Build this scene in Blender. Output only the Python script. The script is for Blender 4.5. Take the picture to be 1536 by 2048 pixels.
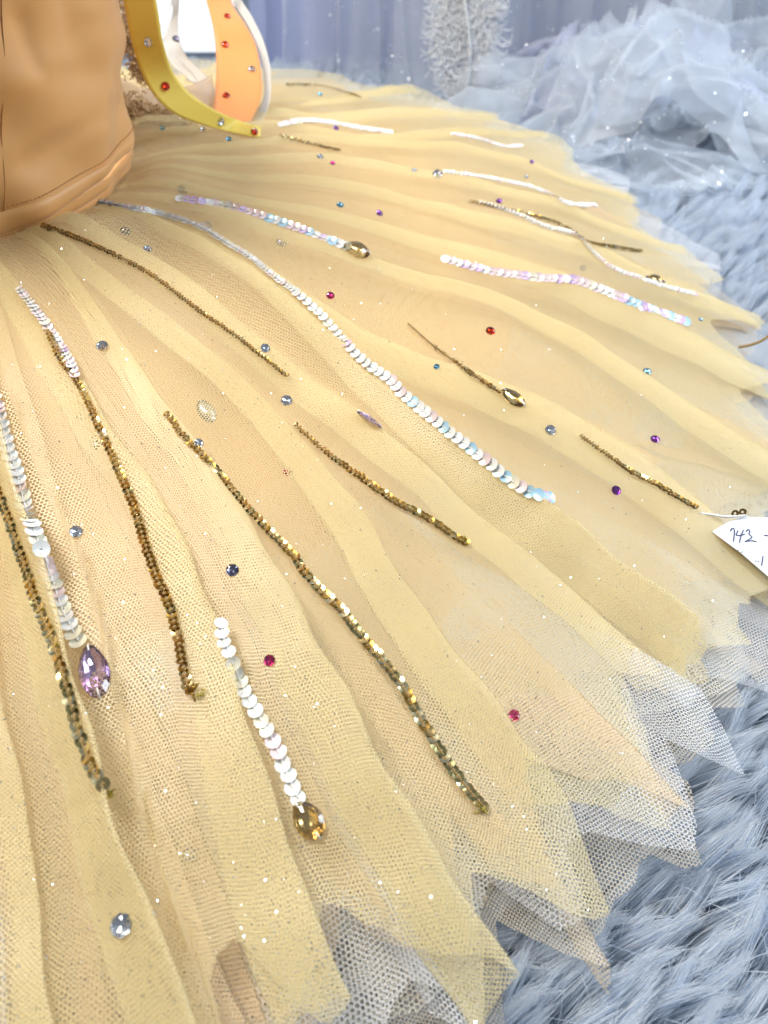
import bpy, bmesh, math, random
import numpy as np
from mathutils import Vector, Matrix
from mathutils.bvhtree import BVHTree

random.seed(7)
rng = np.random.default_rng(7)
scene = bpy.context.scene
COL = scene.collection
for o in list(bpy.data.objects):
    bpy.data.objects.remove(o)

# ------------------------------------------------------------------ camera
CAM = np.array([0.0, 0.0, 0.28])
PITCH = math.radians(42.0)
VFOV = math.radians(67.0)
FPX = 1024.0 / math.tan(VFOV / 2)
cam = bpy.data.cameras.new("camera")
cam.sensor_fit = 'VERTICAL'
cam.sensor_height = 24.0
cam.lens = 12.0 / math.tan(VFOV / 2)
cam.clip_start = 0.01
cam.clip_end = 50
cam.dof.use_dof = True
cam.dof.focus_distance = 0.33
cam.dof.aperture_fstop = (cam.lens / 1000) / 0.0024
camo = bpy.data.objects.new("camera", cam)
camo.location = CAM
camo.rotation_euler = (math.pi / 2 - PITCH, 0, 0)
COL.objects.link(camo)
scene.camera = camo

# ------------------------------------------------------------------ world and lamps
world = bpy.data.worlds.new("World")
scene.world = world
world.use_nodes = True
bg = world.node_tree.nodes["Background"]
bg.inputs[0].default_value = (0.80, 0.88, 1.0, 1)
bg.inputs[1].default_value = 0.19


def lamp(name, loc, target, size, power, color):
    l = bpy.data.lights.new(name, 'AREA')
    l.shape = 'RECTANGLE'
    l.size, l.size_y = size
    l.energy = power
    l.color = color
    o = bpy.data.objects.new(name, l)
    o.location = loc
    d = Vector(target) - Vector(loc)
    o.rotation_euler = d.to_track_quat('-Z', 'Y').to_euler()
    COL.objects.link(o)
    return o


lamp("ceiling_lamp", (-0.62, 0.42, 1.35), (-0.05, 0.42, 0), (0.5, 0.5), 21.0, (1.0, 0.95, 0.87))
lamp("window_lamp", (1.6, 0.55, 1.15), (0.3, 0.8, 0), (0.9, 1.1), 30, (0.80, 0.90, 1.0))

scene.view_settings.view_transform = 'Standard'
scene.view_settings.look = 'None'
scene.view_settings.exposure = 0.24
scene.view_settings.gamma = 1.0
scene.view_settings.use_curve_mapping = False
scene.render.engine = 'CYCLES'
scene.cycles.transparent_max_bounces = 24
scene.cycles.max_bounces = 8
scene.cycles.use_adaptive_sampling = True
scene.cycles.adaptive_threshold = 0.045
scene.cycles.adaptive_min_samples = 20
scene.cycles.time_limit = 900
scene.cycles.diffuse_bounces = 2
scene.cycles.transmission_bounces = 8
scene.cycles.sample_clamp_indirect = 6
scene.cycles.use_denoising = True
scene.cycles_curves.shape = 'RIBBONS'
scene.cycles_curves.subdivisions = 2


# ------------------------------------------------------------------ view geometry helpers
def ray(px, py):
    dx = (px - 768.0) / FPX
    dy = (1024.0 - py) / FPX
    return np.array([dx, math.cos(PITCH) + dy * math.sin(PITCH), -math.sin(PITCH) + dy * math.cos(PITCH)])


def pt(px, py, zc):
    return CAM + zc * ray(px, py)


def on_z(px, py, z):
    d = ray(px, py)
    return CAM + d * ((z - CAM[2]) / d[2])


def on_y(px, py, y):
    d = ray(px, py)
    return CAM + d * ((y - CAM[1]) / d[1])


def depth(p):
    v = np.asarray(p) - CAM
    return v[1] * math.cos(PITCH) - v[2] * math.sin(PITCH)


# ------------------------------------------------------------------ material helpers
MATS = {}


def new_mat(name):
    m = bpy.data.materials.new(name)
    m.use_nodes = True
    nt = m.node_tree
    for n in list(nt.nodes):
        nt.nodes.remove(n)
    out = nt.nodes.new("ShaderNodeOutputMaterial")
    MATS[name] = m
    return m, nt, out


def N(nt, typ, **kw):
    n = nt.nodes.new(typ)
    for k, v in kw.items():
        setattr(n, k, v)
    return n


def principled(name, color, rough=0.5, metallic=0.0, **extra):
    m, nt, out = new_mat(name)
    b = N(nt, "ShaderNodeBsdfPrincipled")
    b.inputs["Base Color"].default_value = (*color, 1)
    b.inputs["Roughness"].default_value = rough
    b.inputs["Metallic"].default_value = metallic
    for k, v in extra.items():
        b.inputs[k].default_value = v
    nt.links.new(b.outputs[0], out.inputs[0])
    return m, nt, b


def math_node(nt, op, a, b=None, clamp=False):
    n = N(nt, "ShaderNodeMath", operation=op)
    n.use_clamp = clamp
    for i, v in enumerate((a, b)):
        if v is None:
            continue
        if isinstance(v, (int, float)):
            n.inputs[i].default_value = v
        else:
            nt.links.new(v, n.inputs[i])
    return n.outputs[0]


def tulle(name, color, cell, thresh, soft=0.35, warp=0.35, transl=0.45, color2=None, angle=0.0, sheen=0.06, fill=0.0):
    """Hexagonal net: three interfering waves give a honeycomb of threads with open cells (uv in metres)."""
    m, nt, out = new_mat(name)
    uv = N(nt, "ShaderNodeUVMap")
    k = 2 * math.pi / (cell * math.sqrt(3) / 2)
    s = None
    for i in range(3):
        a = angle + i * math.pi / 3
        d = N(nt, "ShaderNodeVectorMath", operation='DOT_PRODUCT')
        nt.links.new(uv.outputs[0], d.inputs[0])
        d.inputs[1].default_value = (k * math.cos(a), k * math.sin(a), 0)
        c = math_node(nt, 'COSINE', d.outputs["Value"])
        s = c if s is None else math_node(nt, 'ADD', s, c)
    mr = N(nt, "ShaderNodeMapRange", interpolation_type='SMOOTHSTEP')
    nt.links.new(s, mr.inputs["Value"])
    mr.inputs["From Min"].default_value = thresh - soft
    mr.inputs["From Max"].default_value = thresh + soft
    mr.inputs["To Min"].default_value = 1.0
    mr.inputs["To Max"].default_value = fill
    # thread
    dif = N(nt, "ShaderNodeBsdfDiffuse")
    tr = N(nt, "ShaderNodeBsdfTranslucent")
    gl = N(nt, "ShaderNodeBsdfGlossy")
    gl.inputs["Roughness"].default_value = 0.45
    dif.inputs[0].default_value = (*color, 1)
    tr.inputs[0].default_value = (*color, 1)
    m1 = N(nt, "ShaderNodeMixShader")
    m1.inputs[0].default_value = transl
    nt.links.new(dif.outputs[0], m1.inputs[1])
    nt.links.new(tr.outputs[0], m1.inputs[2])
    m2 = N(nt, "ShaderNodeMixShader")
    m2.inputs[0].default_value = sheen
    nt.links.new(m1.outputs[0], m2.inputs[1])
    nt.links.new(gl.outputs[0], m2.inputs[2])
    tp = N(nt, "ShaderNodeBsdfTransparent")
    m3 = N(nt, "ShaderNodeMixShader")
    nt.links.new(mr.outputs[0], m3.inputs[0])
    nt.links.new(tp.outputs[0], m3.inputs[1])
    nt.links.new(m2.outputs[0], m3.inputs[2])
    nt.links.new(m3.outputs[0], out.inputs[0])
    return m


def sheer(name, color, alpha, transl=0.4):
    """Gauze too far away to resolve its threads: even partial cover."""
    m, nt, out = new_mat(name)
    dif = N(nt, "ShaderNodeBsdfDiffuse")
    tr = N(nt, "ShaderNodeBsdfTranslucent")
    dif.inputs[0].default_value = (*color, 1)
    tr.inputs[0].default_value = (*color, 1)
    m1 = N(nt, "ShaderNodeMixShader")
    m1.inputs[0].default_value = transl
    nt.links.new(dif.outputs[0], m1.inputs[1])
    nt.links.new(tr.outputs[0], m1.inputs[2])
    gl = N(nt, "ShaderNodeBsdfGlossy")
    gl.inputs["Roughness"].default_value = 0.4
    m2 = N(nt, "ShaderNodeMixShader")
    m2.inputs[0].default_value = 0.07
    nt.links.new(m1.outputs[0], m2.inputs[1])
    nt.links.new(gl.outputs[0], m2.inputs[2])
    tp = N(nt, "ShaderNodeBsdfTransparent")
    m3 = N(nt, "ShaderNodeMixShader")
    m3.inputs[0].default_value = alpha
    nt.links.new(tp.outputs[0], m3.inputs[1])
    nt.links.new(m2.outputs[0], m3.inputs[2])
    nt.links.new(m3.outputs[0], out.inputs[0])
    return m


def satin(name, color, color2, rough=0.42, weave=9000.0):
    m, nt, b = principled(name, color, rough)
    tc = N(nt, "ShaderNodeTexCoord")
    nz = N(nt, "ShaderNodeTexNoise")
    nz.inputs["Scale"].default_value = 22
    nz.inputs["Detail"].default_value = 4
    nt.links.new(tc.outputs["Object"], nz.inputs["Vector"])
    mx = N(nt, "ShaderNodeMix", data_type='RGBA')
    mx.inputs[6].default_value = (*color, 1)
    mx.inputs[7].default_value = (*color2, 1)
    nt.links.new(nz.outputs["Fac"], mx.inputs[0])
    nt.links.new(mx.outputs[2], b.inputs["Base Color"])
    fine = N(nt, "ShaderNodeTexNoise")
    fine.inputs["Scale"].default_value = 2600
    nt.links.new(tc.outputs["Object"], fine.inputs["Vector"])
    bp = N(nt, "ShaderNodeBump")
    bp.inputs["Strength"].default_value = 0.25
    bp.inputs["Distance"].default_value = 0.0002
    nt.links.new(fine.outputs["Fac"], bp.inputs["Height"])
    nt.links.new(bp.outputs[0], b.inputs["Normal"])
    b.inputs["Sheen Weight"].default_value = 0.35
    b.inputs["Sheen Roughness"].default_value = 0.4
    b.inputs["Specular IOR Level"].default_value = 0.5
    return m


# ------------------------------------------------------------------ object helpers
def mesh_data(name, verts, faces, mats=(), smooth=True, uv=None, fmat=None):
    me = bpy.data.meshes.new(name)
    me.from_pydata([tuple(map(float, v)) for v in verts], [], [tuple(map(int, f)) for f in faces])
    for m in mats:
        me.materials.append(m)
    if smooth:
        me.polygons.foreach_set("use_smooth", [True] * len(me.polygons))
    if fmat is not None:
        me.polygons.foreach_set("material_index", fmat)
    if uv is not None:
        l = me.uv_layers.new(name="UVMap")
        idx = np.zeros(len(me.loops), dtype=np.int32)
        me.loops.foreach_get("vertex_index", idx)
        l.data.foreach_set("uv", np.asarray(uv, dtype=np.float32)[idx].ravel())
    me.update()
    return me


ORIGIN = {}


def put(name, data, parent=None, matrix=None):
    o = bpy.data.objects.new(name, data)
    COL.objects.link(o)
    if parent is not None:
        o.parent = parent
        o.matrix_parent_inverse = Matrix.Translation(ORIGIN.get(parent.name, (0, 0, 0))).inverted()
    if matrix is not None:
        o.matrix_basis = matrix
    return o


def thing(name, loc, label, cat, kind=None):
    o = bpy.data.objects.new(name, None)
    o.empty_display_size = 0.02
    o.location = loc
    COL.objects.link(o)
    ORIGIN[o.name] = tuple(loc)
    o["label"] = label
    o["category"] = cat
    if kind:
        o["kind"] = kind
    return o


def grid_faces(nr, nc, wrap=False):
    i, j = np.meshgrid(np.arange(nr - 1), np.arange(nc if wrap else nc - 1), indexing='ij')
    j2 = (j + 1) % nc
    return np.stack([i * nc + j, i * nc + j2, (i + 1) * nc + j2, (i + 1) * nc + j], -1).reshape(-1, 4)


def tube(path, rad, sides=6, close_ends=True):
    """Tube mesh along a path; rad is a number or one per point."""
    P = np.asarray(path, float)
    n = len(P)
    rad = np.broadcast_to(np.asarray(rad, float), (n,))
    T = np.gradient(P, axis=0)
    T /= np.linalg.norm(T, axis=1, keepdims=True) + 1e-12
    up = np.array([0, 0, 1.0])
    V = []
    for k in range(n):
        a = np.cross(T[k], up)
        if np.linalg.norm(a) < 1e-3:
            a = np.cross(T[k], [1, 0, 0])
        a /= np.linalg.norm(a)
        b = np.cross(a, T[k])
        for s in range(sides):
            th = 2 * math.pi * s / sides
            V.append(P[k] + rad[k] * (math.cos(th) * a + math.sin(th) * b))
    F = [tuple(f) for f in grid_faces(n, sides, wrap=True)]
    if close_ends:
        F.append(tuple(range(sides))[::-1])
        F.append(tuple((n - 1) * sides + s for s in range(sides)))
    return V, F


def resample(pts, step):
    P = np.asarray(pts, float)
    d = np.r_[0, np.cumsum(np.linalg.norm(np.diff(P, axis=0), axis=1))]
    n = max(2, int(d[-1] / step) + 1)
    s = np.linspace(0, d[-1], n)
    return np.stack([np.interp(s, d, P[:, k]) for k in range(P.shape[1])], 1)


def spline(pts, n=12):
    """Catmull-Rom through points."""
    P = np.asarray(pts, float)
    Q = np.vstack([2 * P[0] - P[1], P, 2 * P[-1] - P[-2]])
    out = []
    for i in range(1, len(Q) - 2):
        for t in np.linspace(0, 1, n, endpoint=False):
            p0, p1, p2, p3 = Q[i - 1], Q[i], Q[i + 1], Q[i + 2]
            out.append(0.5 * (2 * p1 + (p2 - p0) * t + (2 * p0 - 5 * p1 + 4 * p2 - p3) * t * t + (3 * p1 - p0 - 3 * p2 + p3) * t ** 3))
    out.append(P[-1])
    return np.array(out)


class Noise:
    """Sum of random plane waves, any dimension."""

    def __init__(self, seed, dim, freq, n=10):
        r = np.random.default_rng(seed)
        self.k = r.normal(size=(n, dim)) * freq
        self.p = r.uniform(0, 6.28, n)
        self.n = n

    def __call__(self, X):
        return np.sin(X @ self.k.T + self.p).sum(-1) / math.sqrt(self.n)


def smoothstep(x):
    x = np.clip(x, 0, 1)
    return x * x * (3 - 2 * x)


# ------------------------------------------------------------------ materials
principled("floor_paint", (0.30, 0.34, 0.40), 0.6)
principled("rug_backing", (0.20, 0.25, 0.32), 0.9)
principled("wall_paint", (0.30, 0.36, 0.48), 0.7)
principled("white_board", (0.88, 0.90, 0.92), 0.5)

tulle("tulle_yellow", (0.97, 0.84, 0.49), 0.00148, -0.58, soft=0.22, fill=0.0, color2=None)
tulle("tulle_peach", (0.97, 0.775, 0.51), 0.00142, -0.56, soft=0.22, angle=0.3, fill=0.0)
tulle("net_white", (0.96, 0.96, 0.98), 0.00178, -0.78, soft=0.15, warp=0.2, angle=0.2)
tulle("net_cream", (0.94, 0.88, 0.76), 0.00185, -0.80, soft=0.18, warp=0.2, angle=0.9)
tulle("net_peach", (0.92, 0.78, 0.58), 0.00145, -0.72, soft=0.2, angle=0.5)
principled("skirt_lining", (0.80, 0.54, 0.26), 0.8)

satin("satin_orange", (0.70, 0.34, 0.11), (0.76, 0.40, 0.14), 0.50)
satin("satin_yellow", (0.98, 0.72, 0.11), (0.98, 0.76, 0.16), 0.5)
satin("ribbon_orange", (0.85, 0.31, 0.08), (0.88, 0.38, 0.12), 0.48)
sheer("organza_white", (0.86, 0.85, 0.82), 0.35)
sheer("organza_edge", (0.92, 0.90, 0.86), 0.75)
sheer("organza_peach", (0.80, 0.62, 0.48), 0.45)
principled("gold_lace", (0.74, 0.50, 0.26), 0.5, 0.2)
principled("seam_thread", (0.45, 0.20, 0.06), 0.7)

principled("sequin_gold", (0.74, 0.56, 0.24), 0.20, 1.0)
principled("sequin_pale_gold", (0.95, 0.86, 0.52), 0.22, 1.0)
principled("sequin_bronze", (0.36, 0.22, 0.05), 0.30, 0.9)
principled("sequin_olive", (0.30, 0.27, 0.12), 0.25, 0.9)
for nm, c in (("white", (0.88, 0.86, 0.84)), ("pink", (0.92, 0.74, 0.76)), ("aqua", (0.52, 0.78, 0.95)), ("lilac", (0.80, 0.60, 0.90)), ("cream", (0.88, 0.82, 0.66))):
    principled("sequin_" + nm, c, 0.28, 0.0 if nm in ("white", "cream") else 0.2, **{"Thin Film Thickness": 420.0, "Thin Film IOR": 1.6, "Coat Weight": 0.4, "Coat Roughness": 0.1})
principled("thread_white", (0.85, 0.83, 0.80), 0.7)
principled("thread_brown", (0.35, 0.22, 0.07), 0.7)
principled("thread_olive", (0.42, 0.32, 0.04), 0.7)
principled("glitter", (0.95, 0.95, 1.0), 0.16, 1.0)
principled("soft_glitter", (0.97, 0.98, 1.0), 0.38, 1.0)
principled("paper", (0.82, 0.85, 0.92), 0.8)
principled("ink", (0.03, 0.03, 0.14), 0.5)


def gem_mat(name, color, foil):
    principled("gem_" + name, color, 0.02, 0.0, **{"Transmission Weight": 1.0, "IOR": 1.7})
    principled("foil_" + name, foil, 0.14, 1.0)


gem_mat("clear", (0.97, 0.98, 1.0), (0.93, 0.96, 1.0))
gem_mat("magenta", (0.95, 0.25, 0.55), (0.9, 0.22, 0.5))
gem_mat("purple", (0.72, 0.35, 0.80), (0.6, 0.32, 0.75))
gem_mat("red", (0.92, 0.22, 0.08), (0.85, 0.2, 0.08))
gem_mat("amber", (0.97, 0.84, 0.58), (0.95, 0.76, 0.42))
gem_mat("lilac", (0.93, 0.82, 0.97), (0.80, 0.66, 0.86))
gem_mat("aqua", (0.55, 0.88, 0.95), (0.50, 0.75, 0.90))
gem_mat("smoke", (0.62, 0.62, 0.74), (0.45, 0.43, 0.55))

# ------------------------------------------------------------------ the place: floor, wall, rug
fl = put("floor", mesh_data("floor", [(-3, -2, -0.034), (4, -2, -0.034), (4, 4, -0.034), (-3, 4, -0.034)], [(0, 1, 2, 3)], [MATS["floor_paint"]]))
fl["kind"] = "structure"


def box(x0, x1, y0, y1, z0, z1):
    V = [(x, y, z) for x in (x0, x1) for y in (y0, y1) for z in (z0, z1)]
    F = [(0, 1, 3, 2), (4, 6, 7, 5), (0, 4, 5, 1), (2, 3, 7, 6), (0, 2, 6, 4), (1, 5, 7, 3)]
    return V, F


V, F = box(-3, 4, 1.62, 1.72, -0.034, 1.6)
wl = put("wall", mesh_data("wall", V, F, [MATS["wall_paint"]], smooth=False))
wl["kind"] = "structure"

RC = np.array([-0.268, 0.481])       # waist centre on the floor plan


def make_rug():
    rug = thing("fur_rug", (0.25, 0.5, -0.033), "long shaggy pale blue-grey fur rug under the yellow skirt", "rug")
    V, F = box(-1.1, 1.25, -0.45, 1.5, -0.033, -0.026)
    put("backing", mesh_data("backing", V, F, [MATS["rug_backing"]], smooth=False), rug)
    m, nt, out = new_mat("fur")
    b = N(nt, "ShaderNodeBsdfPrincipled")
    hi = N(nt, "ShaderNodeHairInfo")
    cr = N(nt, "ShaderNodeValToRGB")
    cr.color_ramp.elements[0].color = (0.66, 0.76, 0.90, 1)
    cr.color_ramp.elements[1].color = (0.94, 0.97, 1.0, 1)
    nt.links.new(hi.outputs["Random"], cr.inputs[0])
    nt.links.new(cr.outputs[0], b.inputs["Base Color"])
    b.inputs["Roughness"].default_value = 0.45
    tr = N(nt, "ShaderNodeBsdfTranslucent")
    nt.links.new(cr.outputs[0], tr.inputs[0])
    mx = N(nt, "ShaderNodeMixShader")
    mx.inputs[0].default_value = 0.5
    nt.links.new(b.outputs[0], mx.inputs[1])
    nt.links.new(tr.outputs[0], mx.inputs[2])
    nt.links.new(mx.outputs[0], out.inputs[0])
    # clump roots: jittered grid, finer near the camera
    roots = []
    for (x0, x1, y0, y1, s) in ((-0.32, 0.40, -0.08, 0.35, 0.0085), (-0.1, 0.62, 0.35, 0.75, 0.0100), (-0.75, 1.05, 0.75, 1.32, 0.012)):
        X, Y = np.meshgrid(np.arange(x0, x1, s), np.arange(y0, y1, s))
        P = np.stack([X.ravel(), Y.ravel()], 1) + rng.uniform(-.5, .5, (X.size, 2)) * s
        roots.append(np.c_[P, np.full(len(P), s)])
    R = np.vstack(roots)
    rr = np.hypot(R[:, 0] - RC[0], R[:, 1] - RC[1])
    R = R[rr > 0.36]
    n = len(R)
    flow = Noise(3, 2, 9.0)(R[:, :2]) * 0.38 + Noise(4, 2, 40.0)(R[:, :2]) * 0.22 + rng.normal(0, .16, n)
    head = math.radians(28) + flow
    lean = 0.80 + 0.24 * Noise(5, 2, 30.0)(R[:, :2]) + rng.normal(0, .20, n)
    length = (0.037 + 0.006 * Noise(6, 2, 25.0)(R[:, :2]) + rng.normal(0, .004, n)) * (1 + (R[:, 2] - 0.0085) * 40)
    nf = 64
    K = 6
    ts = np.linspace(0, 1, K)
    base = np.repeat(R, nf, 0)
    m_ = n * nf
    hd = np.repeat(head, nf)
    ln = np.repeat(lean, nf)
    L = np.repeat(length, nf) * rng.uniform(0.80, 1.04, m_)
    stray = rng.uniform(size=m_) < 0.022                # loose fibres that left their tuft
    hd = hd + stray * rng.normal(0, .9, m_)
    ln = ln * np.where(stray, rng.uniform(.35, 1.2, m_), 1) + rng.normal(0, .05, m_)
    sc = base[:, 2:3]
    off = rng.normal(0, .26, (m_, 2)) * sc            # root spread
    tipoff = rng.normal(0, .11, (m_, 3)) * sc         # tips gather
    pos = np.zeros((m_, K, 3))
    curl = np.repeat(rng.normal(0, .25, n), nf)
    for k, t in enumerate(ts):
        a = ln * (0.35 + 0.85 * t)                    # bends over towards the tip
        a = np.clip(a, 0, 1.62)
        hk = hd + curl * t
        if k:
            ds = L * (t - ts[k - 1])
            cx = cx + ds * np.sin(a) * np.cos(hk)
            cy = cy + ds * np.sin(a) * np.sin(hk)
            cz = cz + ds * np.cos(a)
        else:
            cx = base[:, 0].copy(); cy = base[:, 1].copy(); cz = np.full(m_, -0.027)
        w = 1 - t
        pos[:, k, 0] = cx + off[:, 0] * (1 - .55 * t) + tipoff[:, 0] * t
        pos[:, k, 1] = cy + off[:, 1] * (1 - .55 * t) + tipoff[:, 1] * t
        pos[:, k, 2] = cz + tipoff[:, 2] * t * .8
    hc = bpy.data.hair_curves.new("pile")
    hc.add_curves([K] * m_)
    hc.attributes["position"].data.foreach_set("vector", pos.astype(np.float32).ravel())
    rad = (np.array([1.0, 1.0, .95, .85, .6, .12])[None, :] * (0.00017 * (base[:, 2:3] / 0.0085))).astype(np.float32)
    ra = hc.attributes.get("radius") or hc.attributes.new("radius", 'FLOAT', 'POINT')
    ra.data.foreach_set("value", rad.ravel())
    hc.materials.append(m)
    p = put("pile", hc, rug)
    p["kind"] = "stuff"
    print("fur curves", m_)


make_rug()

# ------------------------------------------------------------------ the skirt's form
R0, RH = 0.100, 0.530
ZW = 0.113


def hem_z(az):
    return 0.012 + 0.052 * smoothstep((np.sin(az) + 0.15) / 1.1)


def base_z(az, t):
    zh = hem_z(az)
    return np.maximum(zh + (ZW - zh) * (1 - np.power(np.clip(t, 0, 1.3), 1.35)) + 0.010 * np.sin(np.pi * np.clip(t * 2.2, 0, 1))
                      + 0.0085 * np.exp(-((t - 0.085) / 0.055) ** 2) * (0.55 + 0.45 * np.sin(az * 9 + 1.0)), 0.007)


def to_skirt(px, py, lift=0.0):
    """pixel -> (azimuth, t) on the smooth form of the skirt"""
    d = ray(px, py)
    s = np.arange(0.12, 1.4, 0.0008)
    P = CAM[None] + s[:, None] * d[None]
    dx, dy = P[:, 0] - RC[0], P[:, 1] - RC[1]
    az = np.arctan2(dy, dx)
    t = (np.hypot(dx, dy) - R0) / (RH - R0)
    under = (P[:, 2] < base_z(az, np.clip(t, 0, 2)) + lift) & (t > 0)
    if not under.any():
        return None
    k = int(np.argmax(under))
    return float(az[k]), float(t[k])


# fold edges followed from the waist outwards
FOLDS = [
    [(-125, 510), (-40, 1000), (30, 1530), (75, 1800), (110, 2045)],
    [(-85, 500), (-30, 720), (50, 1050), (150, 1310), (205, 1515), (260, 1715), (320, 1875), (370, 2000)],
    [(0, 530), (100, 670), (150, 760), (200, 840), (280, 930), (330, 1015), (360, 1075), (410, 1175), (435, 1230), (475, 1360), (505, 1515), (520, 1590), (560, 1700), (640, 1900)],
    [(110, 510), (200, 630), (240, 700), (290, 780), (350, 850), (420, 940), (560, 1180), (700, 1460), (830, 1700)],
    [(165, 530), (260, 595), (400, 700), (500, 775), (590, 860), (700, 1000), (768, 1140), (868, 1250), (968, 1400), (1068, 1500)],
    [(150, 450), (300, 530), (455, 655), (600, 770), (735, 855), (908, 1005), (1008, 1095), (1118, 1170), (1218, 1245), (1318, 1340), (1500, 1510)],
    [(250, 420), (480, 540), (700, 720), (880, 890), (1018, 1000), (1148, 1095), (1268, 1185), (1368, 1260), (1470, 1345)],
    [(330, 425), (560, 570), (768, 712), (890, 745), (1038, 815), (1158, 870), (1318, 970), (1388, 1018), (1430, 1060), (1536, 1150)],
    [(400, 410), (700, 520), (1000, 595), (1168, 700), (1318, 805), (1533, 930)],
    [(420, 385), (700, 440), (980, 530), (1250, 650), (1500, 760)],
    [(420, 350), (700, 370), (950, 440), (1200, 520), (1400, 610)],
    [(430, 325), (700, 320), (900, 360), (1150, 430), (1330, 500)],
    [(430, 300), (650, 280), (850, 290), (1050, 340), (1200, 390)],
]


def traced_folds():
    out = []
    for f in FOLDS:
        q = [to_skirt(*p) for p in resample(f, 40)]
        q = [a for a in q if a and a[1] < 1.2]
        q.sort(key=lambda a: a[1])
        t = np.array([a[1] for a in q]); az = np.array([a[0] for a in q])
        tt = np.linspace(0, 1.15, 24)
        az = np.interp(tt, t, az)
        # soften
        for _ in range(3):
            az[1:-1] = (az[:-2] + 2 * az[1:-1] + az[2:]) / 4
        out.append(az)
    return out


TT = np.linspace(0, 1.15, 24)


def fill_folds(traced, seed, gap_deg):
    """traced folds plus random ones around the rest of the ring, sorted by azimuth, at least a little apart"""
    r = np.random.default_rng(seed)
    ref = sorted(traced, key=lambda a: a[15])
    out = list(ref)
    used = [a[15] for a in ref]
    a = -math.pi + 0.02
    while a < math.pi - 0.1:
        if all(abs(a - u) > math.radians(gap_deg * .55) for u in used) and not (used and used[0] < a < used[-1] and traced):
            out.append(a + 0.05 * np.sin(TT * r.uniform(2, 4) + r.uniform(0, 6)) * TT)
        a += math.radians(gap_deg * r.uniform(.65, 1.4))
    out.sort(key=lambda q: q[15])
    A = np.array(out)
    for j in range(A.shape[1]):                       # keep the order everywhere
        col = np.sort(A[:, j])
        m = 0.035
        for i in range(1, len(col)):
            col[i] = max(col[i], col[i - 1] + m)
        A[:, j] = col
    return A


def zig(seed, tips, mean, amp):
    """zigzag hem: sharp outward points"""
    r = np.random.default_rng(seed)
    az = []
    a = -math.pi
    step = 2 * math.pi / tips
    k = 0
    pts = []
    while a < math.pi + step:
        pts.append((a, mean + (amp if k % 2 else -amp) * r.uniform(.45, 1.25)))
        a += step * .5 * r.uniform(.45, 1.7)
        k += 1
    pts = np.array(pts)
    return lambda x: np.interp(x, pts[:, 0], pts[:, 1])


def traced_hem(pxs, fallback):
    q = []
    for p in pxs:
        w = on_z(p[0], p[1], 0.010)
        q.append(to_skirt(*p, lift=0.008) or (math.atan2(w[1] - RC[1], w[0] - RC[0]), (math.hypot(w[0] - RC[0], w[1] - RC[1]) - R0) / (RH - R0)))
    q.sort()
    q = np.array(q)

    def f(x):
        x = np.asarray(x)
        inside = (x > q[0, 0]) & (x < q[-1, 0])
        return np.where(inside, np.interp(x, q[:, 0], q[:, 1]), fallback(x))
    return f


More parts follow.
